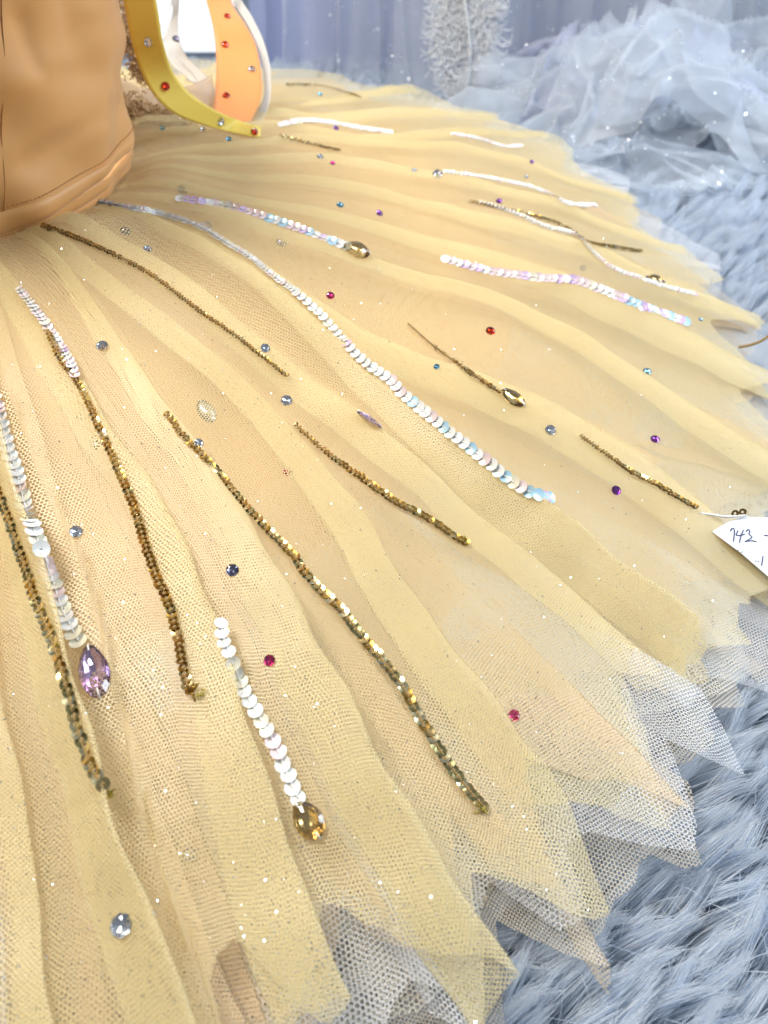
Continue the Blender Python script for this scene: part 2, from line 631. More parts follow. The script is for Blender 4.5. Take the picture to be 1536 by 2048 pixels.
def skirt_layer(name, mat, folds, hem, dz, amp, back, seed, nramp=22, njump=9, rows=72, wrinkle=1.0, parent=None, t0=0.0):
    nf = len(folds)
    fr = np.linspace(0, 1, nramp, endpoint=False)
    tau = np.linspace(0, 1, njump, endpoint=False)
    r = np.random.default_rng(seed)
    A = amp * r.uniform(.55, 1.25, nf)
    B = back * r.uniform(.4, 1.3, nf)
    sag = r.uniform(1.0, 2.2, nf)
    faz = np.array([f[15] for f in folds])
    calm = 1.28 - 0.80 * smoothstep((faz + 0.75) / 1.0)        # the far side lies flatter
    A = A * calm; B = B * (0.35 + 0.65 * calm)
    ph, fq = r.uniform(0, 6.28, nf), r.uniform(2.5, 5.5, nf)
    mod = lambda i, t: 0.62 + 0.38 * np.sin(ph[i] + fq[i] * t)
    nA, nB, nC = Noise(seed + 1, 3, 26.0, 14), Noise(seed + 2, 3, 70.0, 14), Noise(seed + 3, 3, 11.0, 10)
    ncol = nf * (nramp + njump)
    # hem limit for each column, measured near the rim
    def fold_at(t):
        return np.array([np.interp(t, TT, f) for f in folds])
    f9 = fold_at(0.93)
    colaz = []
    for i in range(nf):
        c0 = f9[i - 1] - (2 * math.pi if i == 0 else 0)
        colaz += list(c0 + fr * (f9[i] - c0)) + [f9[i]] * njump
    colaz = np.array(colaz)
    wrapped = (colaz + math.pi) % (2 * math.pi) - math.pi
    walk = np.zeros(len(wrapped))
    for i in range(1, len(wrapped)):
        walk[i] = walk[i - 1] * 0.93 + r.normal(0, 0.0028)
    tmax = hem(wrapped) - 0.008 + walk + 0.0012 * r.normal(size=len(wrapped))
    V = np.zeros((rows, ncol, 3))
    Tm = np.zeros((rows, ncol))
    for j in range(rows):
        u = (j / (rows - 1)) ** 0.9
        tcol = t0 + u * (tmax - t0)
        F_ = np.stack([np.interp(tcol, TT, f) for f in folds], 0)     # fold azimuth at each column's own t
        az = np.zeros(ncol); h = np.zeros(ncol)
        c = 0
        for i in range(nf):
            # ramp from fold i-1 up to fold i
            sl = slice(c, c + nramp)
            ci = F_[i, sl]
            cp = F_[i - 1, sl] - (2 * math.pi if i == 0 else 0)
            rr = R0 + (RH - R0) * tcol[sl]
            g = np.clip(0.06 + 3.0 * tcol[sl], 0, 0.32 + 0.9 * tcol[sl]).clip(0, 1)
            gap = ci - cp
            Lb = np.minimum(B[i - 1] * g / rr, gap * .55)
            az[sl] = ci - gap * (1 - fr) - Lb * (1 - fr)
            h[sl] = A[i] * mod(i, tcol[sl]) * g * fr ** sag[i] + 0.0020 * g * np.sin(fr * math.pi) * np.sin(i * 2.1)
            c += nramp
            sl = slice(c, c + njump)
            ci = F_[i, sl]
            rr = R0 + (RH - R0) * tcol[sl]
            g = np.clip(0.06 + 3.0 * tcol[sl], 0, 0.32 + 0.9 * tcol[sl]).clip(0, 1)
            nxt = F_[(i + 1) % nf, sl] + (2 * math.pi if i == nf - 1 else 0)
            Lb = np.minimum(B[i] * g / rr, (nxt - ci) * .55)
            s_ = smoothstep(tau)
            az[sl] = ci - Lb * s_ + (0.0022 * g / rr) * np.sin(np.pi * np.clip(tau * 2, 0, 1))
            h[sl] = A[i] * mod(i, tcol[sl]) * g * (1 - smoothstep(tau))
            c += njump
        rr = R0 + (RH - R0) * tcol
        X = np.stack([RC[0] + rr * np.cos(az), RC[1] + rr * np.sin(az), tcol * 0.4], -1)
        g = np.clip(0.25 + tcol, 0, 1)
        nzv = wrinkle * (0.0022 * nA(X) + 0.0007 * nB(X) + 0.0026 * nC(X) * tcol) * g
        bz = base_z(az, tcol) + dz * (1 - 0.40 * np.clip(tcol, 0, 1)) * (0.15 + 0.85 * smoothstep(tcol / 0.3))
        V[j, :, 0] = X[:, 0] + wrinkle * 0.0012 * nB(X[:, [1, 0, 2]]) * g
        V[j, :, 1] = X[:, 1] + wrinkle * 0.0012 * nB(X[:, [2, 0, 1]]) * g
        V[j, :, 2] = np.maximum(bz + h + nzv, 0.0005 + 0.002 * (1 + dz / 0.02) + 0.2 * np.maximum(h, 0))
        Tm[j] = tcol
    # fabric coordinates: polar, arc measured along one row
    jm = int(rows * .72)
    dl = np.linalg.norm(np.diff(V[jm], axis=0), axis=1)
    fab = np.r_[0, np.cumsum(dl)] / (R0 + (RH - R0) * np.median(Tm[jm]))
    rad = R0 + 0.47 * Tm
    UV = np.stack([rad * np.cos(fab)[None, :], rad * np.sin(fab)[None, :]], -1).reshape(-1, 2)
    faces = grid_faces(rows, ncol)                    # the seam stays open at the hidden side
    # the cloth is pulled a little out of true
    w1, w2 = Noise(seed + 7, 2, 60.0, 10), Noise(seed + 8, 2, 60.0, 10)
    UV = UV + 0.0007 * np.stack([w1(UV), w2(UV)], -1) + 0.00009 * np.random.default_rng(seed + 9).normal(size=UV.shape)
    me = mesh_data(name, V.reshape(-1, 3), faces, [mat], True, UV)
    o = put(name, me, parent)
    return o, V.reshape(-1, 3), faces


dress = thing("tutu_dress", (RC[0], RC[1], 0.0), "yellow tulle costume dress with orange satin bodice, sequin strands and crystals, spread on fur rug", "dress")

HEM_Y = traced_hem([(480, 1960), (505, 1870), (640, 2060), (700, 2130), (745, 1815), (900, 1910), (1045, 1985), (1030, 1850), (1000, 1690), (1228, 1790), (1165, 1640), (1100, 1500), (1250, 1540), (1405, 1600), (1310, 1420), (1260, 1330), (1400, 1340), (1495, 1358), (1440, 1270), (1540, 1240)], zig(11, 34, 0.955, 0.055))
HEM_W = traced_hem([(380, 2060), (560, 2300), (640, 2080), (760, 2180), (860, 2000), (1062, 2090), (1010, 1740), (1255, 1890), (1180, 1660), (1230, 1640), (1435, 1700), (1400, 1560), (1330, 1420), (1512, 1540), (1420, 1360), (1460, 1300), (1560, 1330)], zig(12, 30, 1.0, 0.06))
HEM_P = traced_hem([(420, 2200), (600, 2250), (720, 2020), (900, 2200), (1000, 2060), (1075, 2120), (1020, 1800), (1285, 1915), (1250, 1820), (1330, 1620), (1445, 1710), (1420, 1600), (1400, 1480), (1480, 1420), (1450, 1350), (1580, 1360)], zig(13, 28, 0.985, 0.055))

TR = traced_folds()
F_top = fill_folds(TR, 21, 9.0)
lay = {}
lay["top"] = skirt_layer("tulle_layer", MATS["tulle_yellow"], F_top, HEM_Y, 0.002, 0.0148, 0.017, 31, parent=dress)
TR2 = [f + 0.045 + 0.02 * np.sin(TT * 5 + i) for i, f in enumerate(TR)]
lay["second"] = skirt_layer("tulle_layer", MATS["tulle_peach"], fill_folds(TR2, 22, 10.0), lambda x: HEM_Y(x) - 0.02 + 0.02 * np.sin(np.asarray(x) * 23), -0.008, 0.005, 0.008, 32, nramp=16, njump=7, rows=56, parent=dress)
lay["third"] = skirt_layer("tulle_layer", MATS["tulle_peach"], fill_folds([], 23, 11.0), lambda x: HEM_Y(x) - 0.045 + 0.02 * np.sin(np.asarray(x) * 37 + 1), -0.012, 0.005, 0.008, 33, nramp=14, njump=6, rows=36, parent=dress, t0=0.5)
lay["white"] = skirt_layer("net_layer", MATS["net_white"], fill_folds([], 24, 13.0), HEM_W, -0.014, 0.006, 0.006, 34, nramp=16, njump=6, rows=44, parent=dress, t0=0.58)
lay["peach"] = skirt_layer("net_layer", MATS["net_peach"], fill_folds([], 25, 12.0), HEM_P, -0.017, 0.005, 0.006, 35, nramp=14, njump=6, rows=40, parent=dress, t0=0.58)
lay["cream"] = skirt_layer("net_layer", MATS["net_cream"], fill_folds([], 26, 14.0), zig(16, 27, 0.90, 0.05), -0.019, 0.004, 0.006, 36, nramp=12, njump=6, rows=36, parent=dress, t0=0.58)
skirt_layer("lining", MATS["skirt_lining"], fill_folds([], 27, 12.0), zig(17, 46, 0.72, 0.11), -0.020, 0.004, 0.003, 37, nramp=18, njump=5, rows=40, parent=dress)

_, tv, tf = lay["top"]
BV = BVHTree.FromPolygons([Vector(v) for v in tv], [tuple(map(int, f)) for f in tf])
_, tv2, tf2 = lay["second"]
BV2 = BVHTree.FromPolygons([Vector(v) for v in tv2], [tuple(map(int, f)) for f in tf2])


def hit(px, py, bv=None):
    d = Vector(ray(px, py)).normalized()
    loc, nor, idx, dist = (bv or BV).ray_cast(Vector(CAM), d)
    if bv is None:
        l2 = BV2.ray_cast(Vector(CAM), d)
        if l2[0] is not None and (loc is None or l2[3] < dist):
            loc, nor, idx, dist = l2
    if loc is None and bv is None:
        loc, nor, idx, dist = BV2.ray_cast(Vector(CAM), d)
    if loc is None:
        w = on_z(px, py, 0.014)
        return np.array(w), np.array([0, 0, 1.0])
    n = np.array(nor)
    if n @ np.array(d) > 0:
        n = -n
    return np.array(loc), n


# ------------------------------------------------------------------ sequin strands
def sequin_mesh(mat, cup, hole):
    """round sequin with a hole, unit radius, slightly cupped"""
    V, F = [], []
    S = 11
    for rad, z in ((hole, 0.0), (0.66, cup * .4), (1.0, cup)):
        for s in range(S):
            a = 2 * math.pi * s / S
            V.append((rad * math.cos(a), rad * math.sin(a), z))
    for k in range(2):
        for s in range(S):
            s2 = (s + 1) % S
            F.append((k * S + s, k * S + s2, (k + 1) * S + s2, (k + 1) * S + s))
    return V, F, mesh_data("sequin", V, F, [mat])


SEQ = {}
for nm in ("gold", "pale_gold", "bronze", "olive"):
    SEQ[nm] = sequin_mesh(MATS["sequin_" + nm], 0.10, 0.36)
for nm in ("white", "pink", "aqua", "lilac", "cream"):
    SEQ[nm] = sequin_mesh(MATS["sequin_" + nm], 0.16, 0.15)

GOLDMIX = [("gold", .45), ("pale_gold", .22), ("bronze", .18), ("olive", .15)]
BRONZEMIX = [("bronze", .6), ("gold", .25), ("olive", .15)]
PALEMIX = [("pale_gold", .45), ("gold", .30), ("olive", .25)]
WHITEMIX = [("white", .72), ("cream", .12), ("pink", .16)]
OPALMIX = [("white", .34), ("aqua", .26), ("lilac", .22), ("pink", .18)]
PINKMIX = [("pink", .46), ("white", .22), ("lilac", .18), ("cream", .14)]

# px path, diameter start/end (mm), spacing (mm), tilt (deg), mixes start/end
STRANDS = [
    ("gold", [(88, 453), (160, 480), (235, 515), (300, 550), (355, 590), (410, 632), (455, 662), (525, 715), (572, 754)], 3.3, 2.5, 1.7, (14, 22), BRONZEMIX, BRONZEMIX),
    ("gold", [(592, 852), (650, 905), (720, 955), (790, 1005), (850, 1035), (900, 1070), (930, 1087)], 2.4, 3.9, 2.1, (26, 14), BRONZEMIX, BRONZEMIX),
    ("gold", [(95, 665), (125, 725), (155, 765), (180, 815), (205, 870), (235, 935), (262, 1000), (285, 1070), (305, 1130), (330, 1190), (350, 1250), (362, 1310), (375, 1370), (382, 1384)], 3.0, 3.9, 2.3, (11, 15), GOLDMIX, BRONZEMIX),
    ("gold", [(335, 830), (365, 870), (400, 905), (440, 950), (480, 1000), (530, 1055), (580, 1105), (620, 1160), (680, 1220), (720, 1270), (770, 1330), (805, 1375), (835, 1430), (865, 1480), (900, 1535), (935, 1580), (965, 1615)], 3.2, 4.2, 2.5, (14, 7), BRONZEMIX, PALEMIX),
    ("gold", [(-25, 920), (0, 985), (20, 1040), (45, 1110), (75, 1200), (105, 1270), (125, 1330), (140, 1380), (155, 1440), (175, 1500), (195, 1550), (212, 1580)], 4.2, 4.6, 2.7, (9, 7), PALEMIX, PALEMIX),
    ("gold", [(815, 650), (860, 690), (900, 720), (950, 755), (1000, 787)], 2.2, 3.0, 1.5, 50, BRONZEMIX, BRONZEMIX),
    ("gold", [(1160, 875), (1210, 910), (1260, 945), (1310, 970), (1350, 995), (1388, 1016)], 2.4, 3.0, 1.5, 50, BRONZEMIX, BRONZEMIX),
    ("gold", [(575, 172), (640, 173), (690, 186), (722, 197)], 3.6, 3.6, 3.0, 30, GOLDMIX, BRONZEMIX),
    ("gold", [(560, 274), (600, 285), (640, 295), (676, 303)], 3.2, 3.2, 2.6, 40, GOLDMIX, BRONZEMIX),
    ("gold", [(940, 405), (1000, 418), (1060, 432), (1120, 450), (1180, 487), (1230, 497), (1278, 505)], 3.0, 3.6, 2.6, 40, BRONZEMIX, GOLDMIX),
    ("white", [(190, 405), (240, 414), (300, 425), (360, 440), (410, 460), (450, 485), (500, 515), (550, 555), (590, 583)], 5.0, 3.6, 2.0, (8, 12), WHITEMIX, WHITEMIX),
    ("white", [(593, 586), (640, 630), (680, 675), (730, 725), (780, 760), (820, 800), (870, 840), (920, 880), (970, 920), (1020, 960), (1060, 985), (1098, 997)], 5.0, 5.9, 3.9, (14, 8), WHITEMIX, OPALMIX),
    ("white", [(360, 400), (420, 408), (480, 420), (540, 440), (600, 460), (650, 480), (692, 495)], 5.2, 6.0, 3.9, 11, PINKMIX, OPALMIX),
    ("white", [(-20, 760), (0, 830), (15, 890), (35, 950), (50, 1010), (65, 1060), (85, 1110), (105, 1160), (125, 1220), (145, 1260), (158, 1285)], 6.0, 6.3, 3.6, (14, 10), WHITEMIX, WHITEMIX),
    ("white", [(440, 1250), (455, 1300), (480, 1360), (505, 1410), (535, 1460), (560, 1510), (580, 1560), (598, 1598)], 5.0, 5.4, 3.7, (12, 9), WHITEMIX, WHITEMIX),
    ("white", [(40, 580), (70, 620), (95, 655), (125, 700), (152, 752)], 4.4, 4.8, 2.7, 14, WHITEMIX, PINKMIX),
    ("white", [(890, 520), (940, 535), (1000, 548), (1040, 552), (1100, 560), (1150, 562), (1200, 580), (1250, 600), (1300, 620), (1370, 645)], 5.8, 6.6, 4.0, 10, PINKMIX, OPALMIX),
    ("white", [(890, 346), (940, 352), (1000, 362), (1060, 375), (1100, 390), (1140, 410), (1190, 412)], 3.9, 4.2, 2.8, 24, WHITEMIX, WHITEMIX),
    ("white", [(960, 406), (1040, 432), (1090, 455), (1150, 470), (1180, 500), (1220, 535), (1270, 555), (1330, 575), (1390, 590)], 3.6, 3.8, 2.6, 34, WHITEMIX, WHITEMIX),
    ("white", [(905, 270), (960, 280), (1010, 295), (1042, 293)], 3.9, 3.9, 2.8, 26, WHITEMIX, WHITEMIX),
    ("white", [(560, 252), (610, 243), (660, 247), (720, 258), (780, 266)], 4.6, 4.6, 3.2, 30, WHITEMIX, WHITEMIX),
]
LABELS = {}
allseq = []     # (pxsize, strand index, matrix, meshname)
strand_objs = []
for si, (kind, path, d0, d1, gap, tilt, mixa, mixb) in enumerate(STRANDS):
    pts, nors = [], []
    for p in spline(path, 14):
        l, n = hit(*p)
        pts.append(l); nors.append(n)
    pts, nors = np.array(pts), np.array(nors)
    for _ in range(10):                                  # bridge small gaps between folds
        pts[1:-1] = (pts[:-2] + pts[1:-1] * 2 + pts[2:]) / 4
    for _ in range(30):                                  # the strand spans small folds: steady lie
        nors[1:-1] = (nors[:-2] + nors[1:-1] + nors[2:]) / 3
    vw = CAM[None] - pts
    vw /= np.linalg.norm(vw, axis=1, keepdims=True)
    nors = nors + (0.65 if kind == "white" else 0.25) * vw      # the sewn line pulls the cloth up into a low ridge
    nors /= np.linalg.norm(nors, axis=1, keepdims=True)
    pts = pts + nors * 0.0009
    P = resample(np.hstack([pts, nors]), gap / 1000)
    # the resample step counts normals too: redo on positions only
    d = np.r_[0, np.cumsum(np.linalg.norm(np.diff(pts, axis=0), axis=1))]
    n = max(3, int(d[-1] / (gap / 1000)))
    s = np.linspace(0, d[-1], n)
    Q = np.stack([np.interp(s, d, pts[:, k]) for k in range(3)], 1)
    QN = np.stack([np.interp(s, d, nors[:, k]) for k in range(3)], 1)
    tv_, tf_ = tube(Q + QN * 0.0004, 0.00032 if kind == "white" else 0.00030, 5)
    so = put("sequin_strand", mesh_data("sequin_strand", tv_, tf_, [MATS["thread_white" if kind == "white" else "thread_brown"]]), dress)
    so["label"] = ("strand of pearly white sequins sewn on the tulle" if kind == "white" else "strand of small gold sequins sewn on the tulle")
    strand_objs.append(so)
    T = np.gradient(Q, axis=0)
    T /= np.linalg.norm(T, axis=1, keepdims=True)
    rs = np.random.default_rng(100 + si)
    for k in range(n):
        u = k / (n - 1)
        nn = QN[k] / np.linalg.norm(QN[k])
        tt = T[k]
        side = np.cross(nn, tt); side /= np.linalg.norm(side)
        nn = np.cross(tt, side)
        ta, tb = tilt if isinstance(tilt, tuple) else (tilt, tilt * .65)
        a = math.radians(ta + (tb - ta) * smoothstep(u * 1.5) + rs.normal(0, 4.5))
        # shingled: leaning back along the strand
        zax = nn * math.cos(a) - tt * math.sin(a)
        roll = math.radians(rs.normal(0, 6))
        zax = zax * math.cos(roll) + side * math.sin(roll)
        zax /= np.linalg.norm(zax)
        xax = tt - zax * (tt @ zax); xax /= np.linalg.norm(xax)
        yax = np.cross(zax, xax)
        rad = (d0 + (d1 - d0) * smoothstep(u * 1.6)) / 2000 * rs.uniform(.95, 1.05)
        c = Q[k] + nn * (0.0001 + rad * math.sin(abs(a)) * .40) + side * rs.normal(0, .00015)
        M = Matrix(((xax[0] * rad, yax[0] * rad, zax[0] * rad, c[0]), (xax[1] * rad, yax[1] * rad, zax[1] * rad, c[1]), (xax[2] * rad, yax[2] * rad, zax[2] * rad, c[2]), (0, 0, 0, 1)))
        mix = mixa if rs.uniform() > u else mixb
        x = rs.uniform(); acc = 0
        for nm, w in mix:
            acc += w
            if x <= acc:
                break
        px = 768 + FPX * (c[0] - CAM[0]) / depth(c)
        vis = -20 < px < 1560
        allseq.append((rad / depth(c) * math.cos(min(abs(a), 1.4)) * (1 if vis else 0), si, M, nm))
order = sorted(range(len(allseq)), key=lambda i: -allseq[i][0])
single = set(order[:295])
rest = {}
for i, (sz, si, M, nm) in enumerate(allseq):
    if i in single:
        put("sequin", SEQ[nm][2], strand_objs[si], M)
    else:
        rest.setdefault(si, []).append((M, nm))
for si, items in rest.items():
    V, F, fm = [], [], []
    names = sorted({nm for _, nm in items})
    for M, nm in items:
        v, f, _ = SEQ[nm]
        b = len(V)
        V += [tuple(M @ Vector(q)) for q in v]
        F += [tuple(b + q for q in ff) for ff in f]
        fm += [names.index(nm)] * len(f)
    o = put("sequin_row", mesh_data("sequin_row", V, F, [MATS["sequin_" + q] for q in names], True, None, fm), strand_objs[si])
    o["kind"] = "stuff"
print("sequins", len(allseq))


# ------------------------------------------------------------------ crystals and rhinestones
def gem_shape(n=8, table=0.52, crown=0.34, point=0.55):
    """faceted stone: table, crown facets, girdle, foiled pavilion underneath; unit radius, girdle at z=0.1"""
    V = [(0, 0, 0.1 + crown)]
    F, fm = [], []
    off = math.pi / n
    ring = lambda rad, z, o: [(rad * math.cos(2 * math.pi * s / n + o), rad * math.sin(2 * math.pi * s / n + o), z) for s in range(n)]
    V += ring(table, 0.1 + crown, 0)             # 1..n
    V += ring(0.82, 0.1 + crown * .62, off)      # n+1..2n
    V += ring(1.0, 0.1, 0)                       # 2n+1..3n
    V += ring(0.97, 0.02, 0)                     # 3n+1..4n
    V.append((0, 0, 0.02 - point * .35))
    for s in range(n):
        s2 = (s + 1) % n
        a, a2, b, b2, c, c2, d, d2 = 1 + s, 1 + s2, 1 + n + s, 1 + n + s2, 1 + 2 * n + s, 1 + 2 * n + s2, 1 + 3 * n + s, 1 + 3 * n + s2
        F += [(0, a, a2), (a, b, a2), (b, c, c2), (a, (1 + n + (s - 1) % n), c), (a, c, b), (b, c2, a2) if False else (a2, b, c2)]
        fm += [0, 0, 0, 0, 0, 0]
        F += [(c, d, d2, c2)]; fm += [0]
        F += [(d, 4 * n + 1, d2)]; fm += [1]
    # drop doubled facets
    seen, F2, fm2 = set(), [], []
    for f, q in zip(F, fm):
        k = frozenset(f)
        if k not in seen:
            seen.add(k); F2.append(f); fm2.append(q)
    return V, F2, fm2


GEMV, GEMF, GEMM = gem_shape()


def recalc(me):
    bm = bmesh.new(); bm.from_mesh(me)
    bmesh.ops.recalc_face_normals(bm, faces=bm.faces)
    bm.to_mesh(me); bm.free()
    return me


GEM = {}
for nm in ("clear", "magenta", "purple", "red", "amber", "lilac", "aqua", "smoke"):
    GEM[nm] = recalc(mesh_data("rhinestone", GEMV, GEMF, [MATS["gem_" + nm], MATS["foil_" + nm]], False, None, GEMM))


def frame_at(c, n, tilt=0.0, spin=0.0):
    z = Vector(n).normalized()
    x = z.orthogonal().normalized()
    y = z.cross(x)
    R = Matrix((x, y, z)).transposed()
    return Matrix.Translation(Vector(c)) @ R.to_4x4() @ Matrix.Rotation(spin, 4, 'Z') @ Matrix.Rotation(tilt, 4, 'X')


STONES = [  # x, y, diameter px, colour, under the top tulle?
    (205, 693, 24, "clear", 0), (530, 698, 20, "clear", 0), (573, 803, 24, "clear", 0), (397, 888, 20, "clear", 0), (153, 1065, 27, "clear", 0),
    (246, 1850, 48, "clear", 0), (380, 1710, 27, "clear", 1), (1100, 862, 23, "clear", 0), (680, 412, 16, "aqua", 0), (1293, 745, 18, "aqua", 0),
    (873, 735, 13, "aqua", 0), (875, 350, 22, "clear", 0), (757, 540, 20, "clear", 1), (466, 1142, 27, "smoke", 0), (540, 1322, 25, "magenta", 0),
    (1026, 1432, 26, "magenta", 0), (660, 593, 18, "magenta", 0), (1231, 982, 21, "purple", 0), (1309, 880, 20, "purple", 0), (758, 428, 16, "purple", 0),
    (998, 404, 14, "purple", 0), (671, 258, 14, "purple", 0), (665, 328, 11, "magenta", 0), (980, 664, 20, "red", 0), (458, 280, 13, "aqua", 0),
    (412, 455, 26, "smoke", 1), (192, 887, 28, "smoke", 1), (576, 945, 22, "magenta", 1), (295, 500, 18, "clear", 0), (562, 487, 22, "smoke", 1),
    (365, 382, 20, "smoke", 1), (250, 465, 20, "smoke", 1), (640, 315, 14, "clear", 0), (828, 342, 12, "clear", 0), (1165, 538, 14, "smoke", 1),
    (1063, 325, 10, "purple", 0), (1400, 640, 10, "aqua", 0), (728, 1150, 14, "clear", 1), (1052, 355, 9, "clear", 0), (325, 258, 10, "aqua", 0),
    (405, 190 + 70, 12, "clear", 0), (1310, 555, 10, "clear", 0), (640, 190, 10, "aqua", 0),
]
for k, (x, y, dp, nm, under) in enumerate(STONES):
    c, n = hit(x, y, BV2 if under else BV)
    rad = dp / 2 * depth(c) / FPX
    # stones sit on a tuft of cloth: somewhat turned to the viewer
    v = CAM - c; v /= np.linalg.norm(v)
    n2 = n * 0.75 + v * 0.35 + rng.normal(0, .10, 3)
    M = frame_at(c + n * 0.0006, n2, 0, k * 1.3) @ Matrix.Scale(rad, 4)
    o = put("rhinestone", GEM[nm], dress, M)


def drop_crystal(path_c, axis_px, wid_px, len_px, nm, under=0, tilt_side=0.0, name="crystal"):
    """sew-on stone: pear outline, domed faceted crown, two sewing holes"""
    c, n = hit(path_c[0], path_c[1], BV2 if under else BV)
    dpt = depth(c)
    a = np.array(hit(path_c[0] + axis_px[0], path_c[1] + axis_px[1], BV2 if under else BV)[0]) - c
    v = CAM - c; v /= np.linalg.norm(v)
    n = n * .8 + v * .3; n /= np.linalg.norm(n)
    a -= n * (a @ n); a /= np.linalg.norm(a)
    s = np.cross(n, a)
    if tilt_side:
        n = n * math.cos(tilt_side) + s * math.sin(tilt_side)
        s = np.cross(n, a)
    hw, hl = wid_px / 2 * dpt / FPX, len_px / 2 * dpt / FPX
    NS = 14
    def ring(f, z):
        out = []
        for k in range(NS):
            th = 2 * math.pi * k / NS
            y = math.cos(th)
            w = math.sin(th) * (1.0 - 0.30 * (-y if y < 0 else 0) ** 1.2 if y < 0 else 1.0)
            out.append((w * f * hw, y * f * hl, z))
        return out
    h = hw * 0.55
    V = ring(0.98, 0.0) + ring(1.0, h * .25) + ring(0.74, h * .72) + ring(0.40, h * .98) + [(hw * .12, -hl * .1, h * 1.12), (hw * .1, hl * .12, -h * .55)]
    F, fm = [], []
    for r_ in range(3):
        for k in range(NS):
            k2 = (k + 1) % NS
            if r_ == 0:
                F.append((k, k2, NS + k2, NS + k)); fm.append(0)
            else:
                q = (r_ * NS + k, r_ * NS + k2, (r_ + 1) * NS + k2, (r_ + 1) * NS + k)
                F += [(q[0], q[1], q[2]), (q[0], q[2], q[3])] if k % 2 else [(q[0], q[1], q[3]), (q[1], q[2], q[3])]
                fm += [0, 0]
    for k in range(NS):
        k2 = (k + 1) % NS
        F.append((3 * NS + k, 3 * NS + k2, 4 * NS)); fm.append(0)
        F.append((k2, k, 4 * NS + 1)); fm.append(1)
    R = Matrix((Vector(s), Vector(a), Vector(n))).transposed()
    M = Matrix.Translation(Vector(c + n * 0.0012)) @ R.to_4x4()
    me = recalc(mesh_data(name, V, F, [MATS["gem_" + nm], MATS["foil_" + nm]], False, None, fm))
    o = put(name, me, dress, M)
    # stitches through the two holes
    for sg in (-1, 1):
        e = np.array([0, sg * hl * .74, h * .55])
        path = [(0, sg * hl * 1.04, 0.0), (0, sg * hl * .9, h * .62), (0, sg * hl * .70, h * .82)]
        tv_, tf_ = tube(path, hw * .06, 5)
        st = bpy.data.objects.new("stitch", mesh_data("stitch", tv_, tf_, [MATS["thread_white"]]))
        COL.objects.link(st)
        st.parent = o
    return o


drop_crystal((712, 503), (20, 8), 42, 56, "amber")["label"] = "amber teardrop crystal at the end of a white strand"
drop_crystal((1025, 798), (20, 14), 32, 56, "amber")
drop_crystal((1308, 562), (20, 8), 26, 42, "amber")
drop_crystal((735, 845), (20, 12), 30, 60, "lilac", tilt_side=0.9)
drop_crystal((190, 1345), (8, 40), 60, 118, "lilac")["label"] = "large lilac crystal half tucked under a fold"
drop_crystal((618, 1640), (15, 22), 60, 84, "amber")["label"] = "amber teardrop crystal under the white sequins"
drop_crystal((412, 825), (10, 14), 36, 56, "clear", under=1)

# thread knots at the strand ends
for (x, y, sz, mt) in ((403, 1388, 10, "thread_olive"), (383, 1382, 13, "sequin_bronze"), (220, 1590, 11, "thread_olive"), (964, 1620, 10, "thread_olive"), (928, 1084, 8, "thread_olive")):
    c, n = hit(x, y)
    r_ = sz * depth(c) / FPX
    V, F = [], []
    for q in range(9):
        a, b = rng.normal(0, .35, 3) * r_, rng.normal(0, .75, 3) * r_
        v, f = tube([c + n * r_ * .4 + a, c + n * r_ * .6 + (a + b) * .6, c + n * r_ * .4 + b], r_ * .17, 5)
        bb = len(V); V += list(v); F += [tuple(bb + i for i in ff) for ff in f]
    put("thread_knot", mesh_data("thread_knot", V, F, [MATS[mt]]), dress)


# ------------------------------------------------------------------ glitter on the tulle
def flakes(name, pts, nors, size, mat, parent, tilt=0.6):
    V, F = [], []
    for p, n in zip(pts, nors):
        z = Vector(n) + Vector(rng.normal(0, tilt, 3))
        z.normalize()
        x = z.orthogonal().normalized(); y = z.cross(x)
        r_ = size * rng.uniform(.35, 1.45)
        b = len(V)
        for k in range(6):
            a = k * math.pi / 3
            V.append(Vector(p) + x * (r_ * math.cos(a)) + y * (r_ * math.sin(a)))
        F.append(tuple(range(b, b + 6)))
    o = put(name, mesh_data(name, V, F, [mat], False), parent)
    o["kind"] = "stuff"
    return o


gp, gn = [], []
while len(gp) < 4400:
    x, y = rng.uniform(-40, 1560), rng.uniform(150, 2060)
    d = Vector(ray(x, y)).normalized()
    loc, nor, _, dist = BV.ray_cast(Vector(CAM), d)
    if loc is None:
        continue
    n = np.array(nor)
    if n @ np.array(d) > 0:
        n = -n
    gp.append(np.array(loc) + n * rng.uniform(-.0008, .0008)); gn.append(n)
flakes("glitter", gp, gn, 0.00022, MATS["glitter"], dress, 0.45)


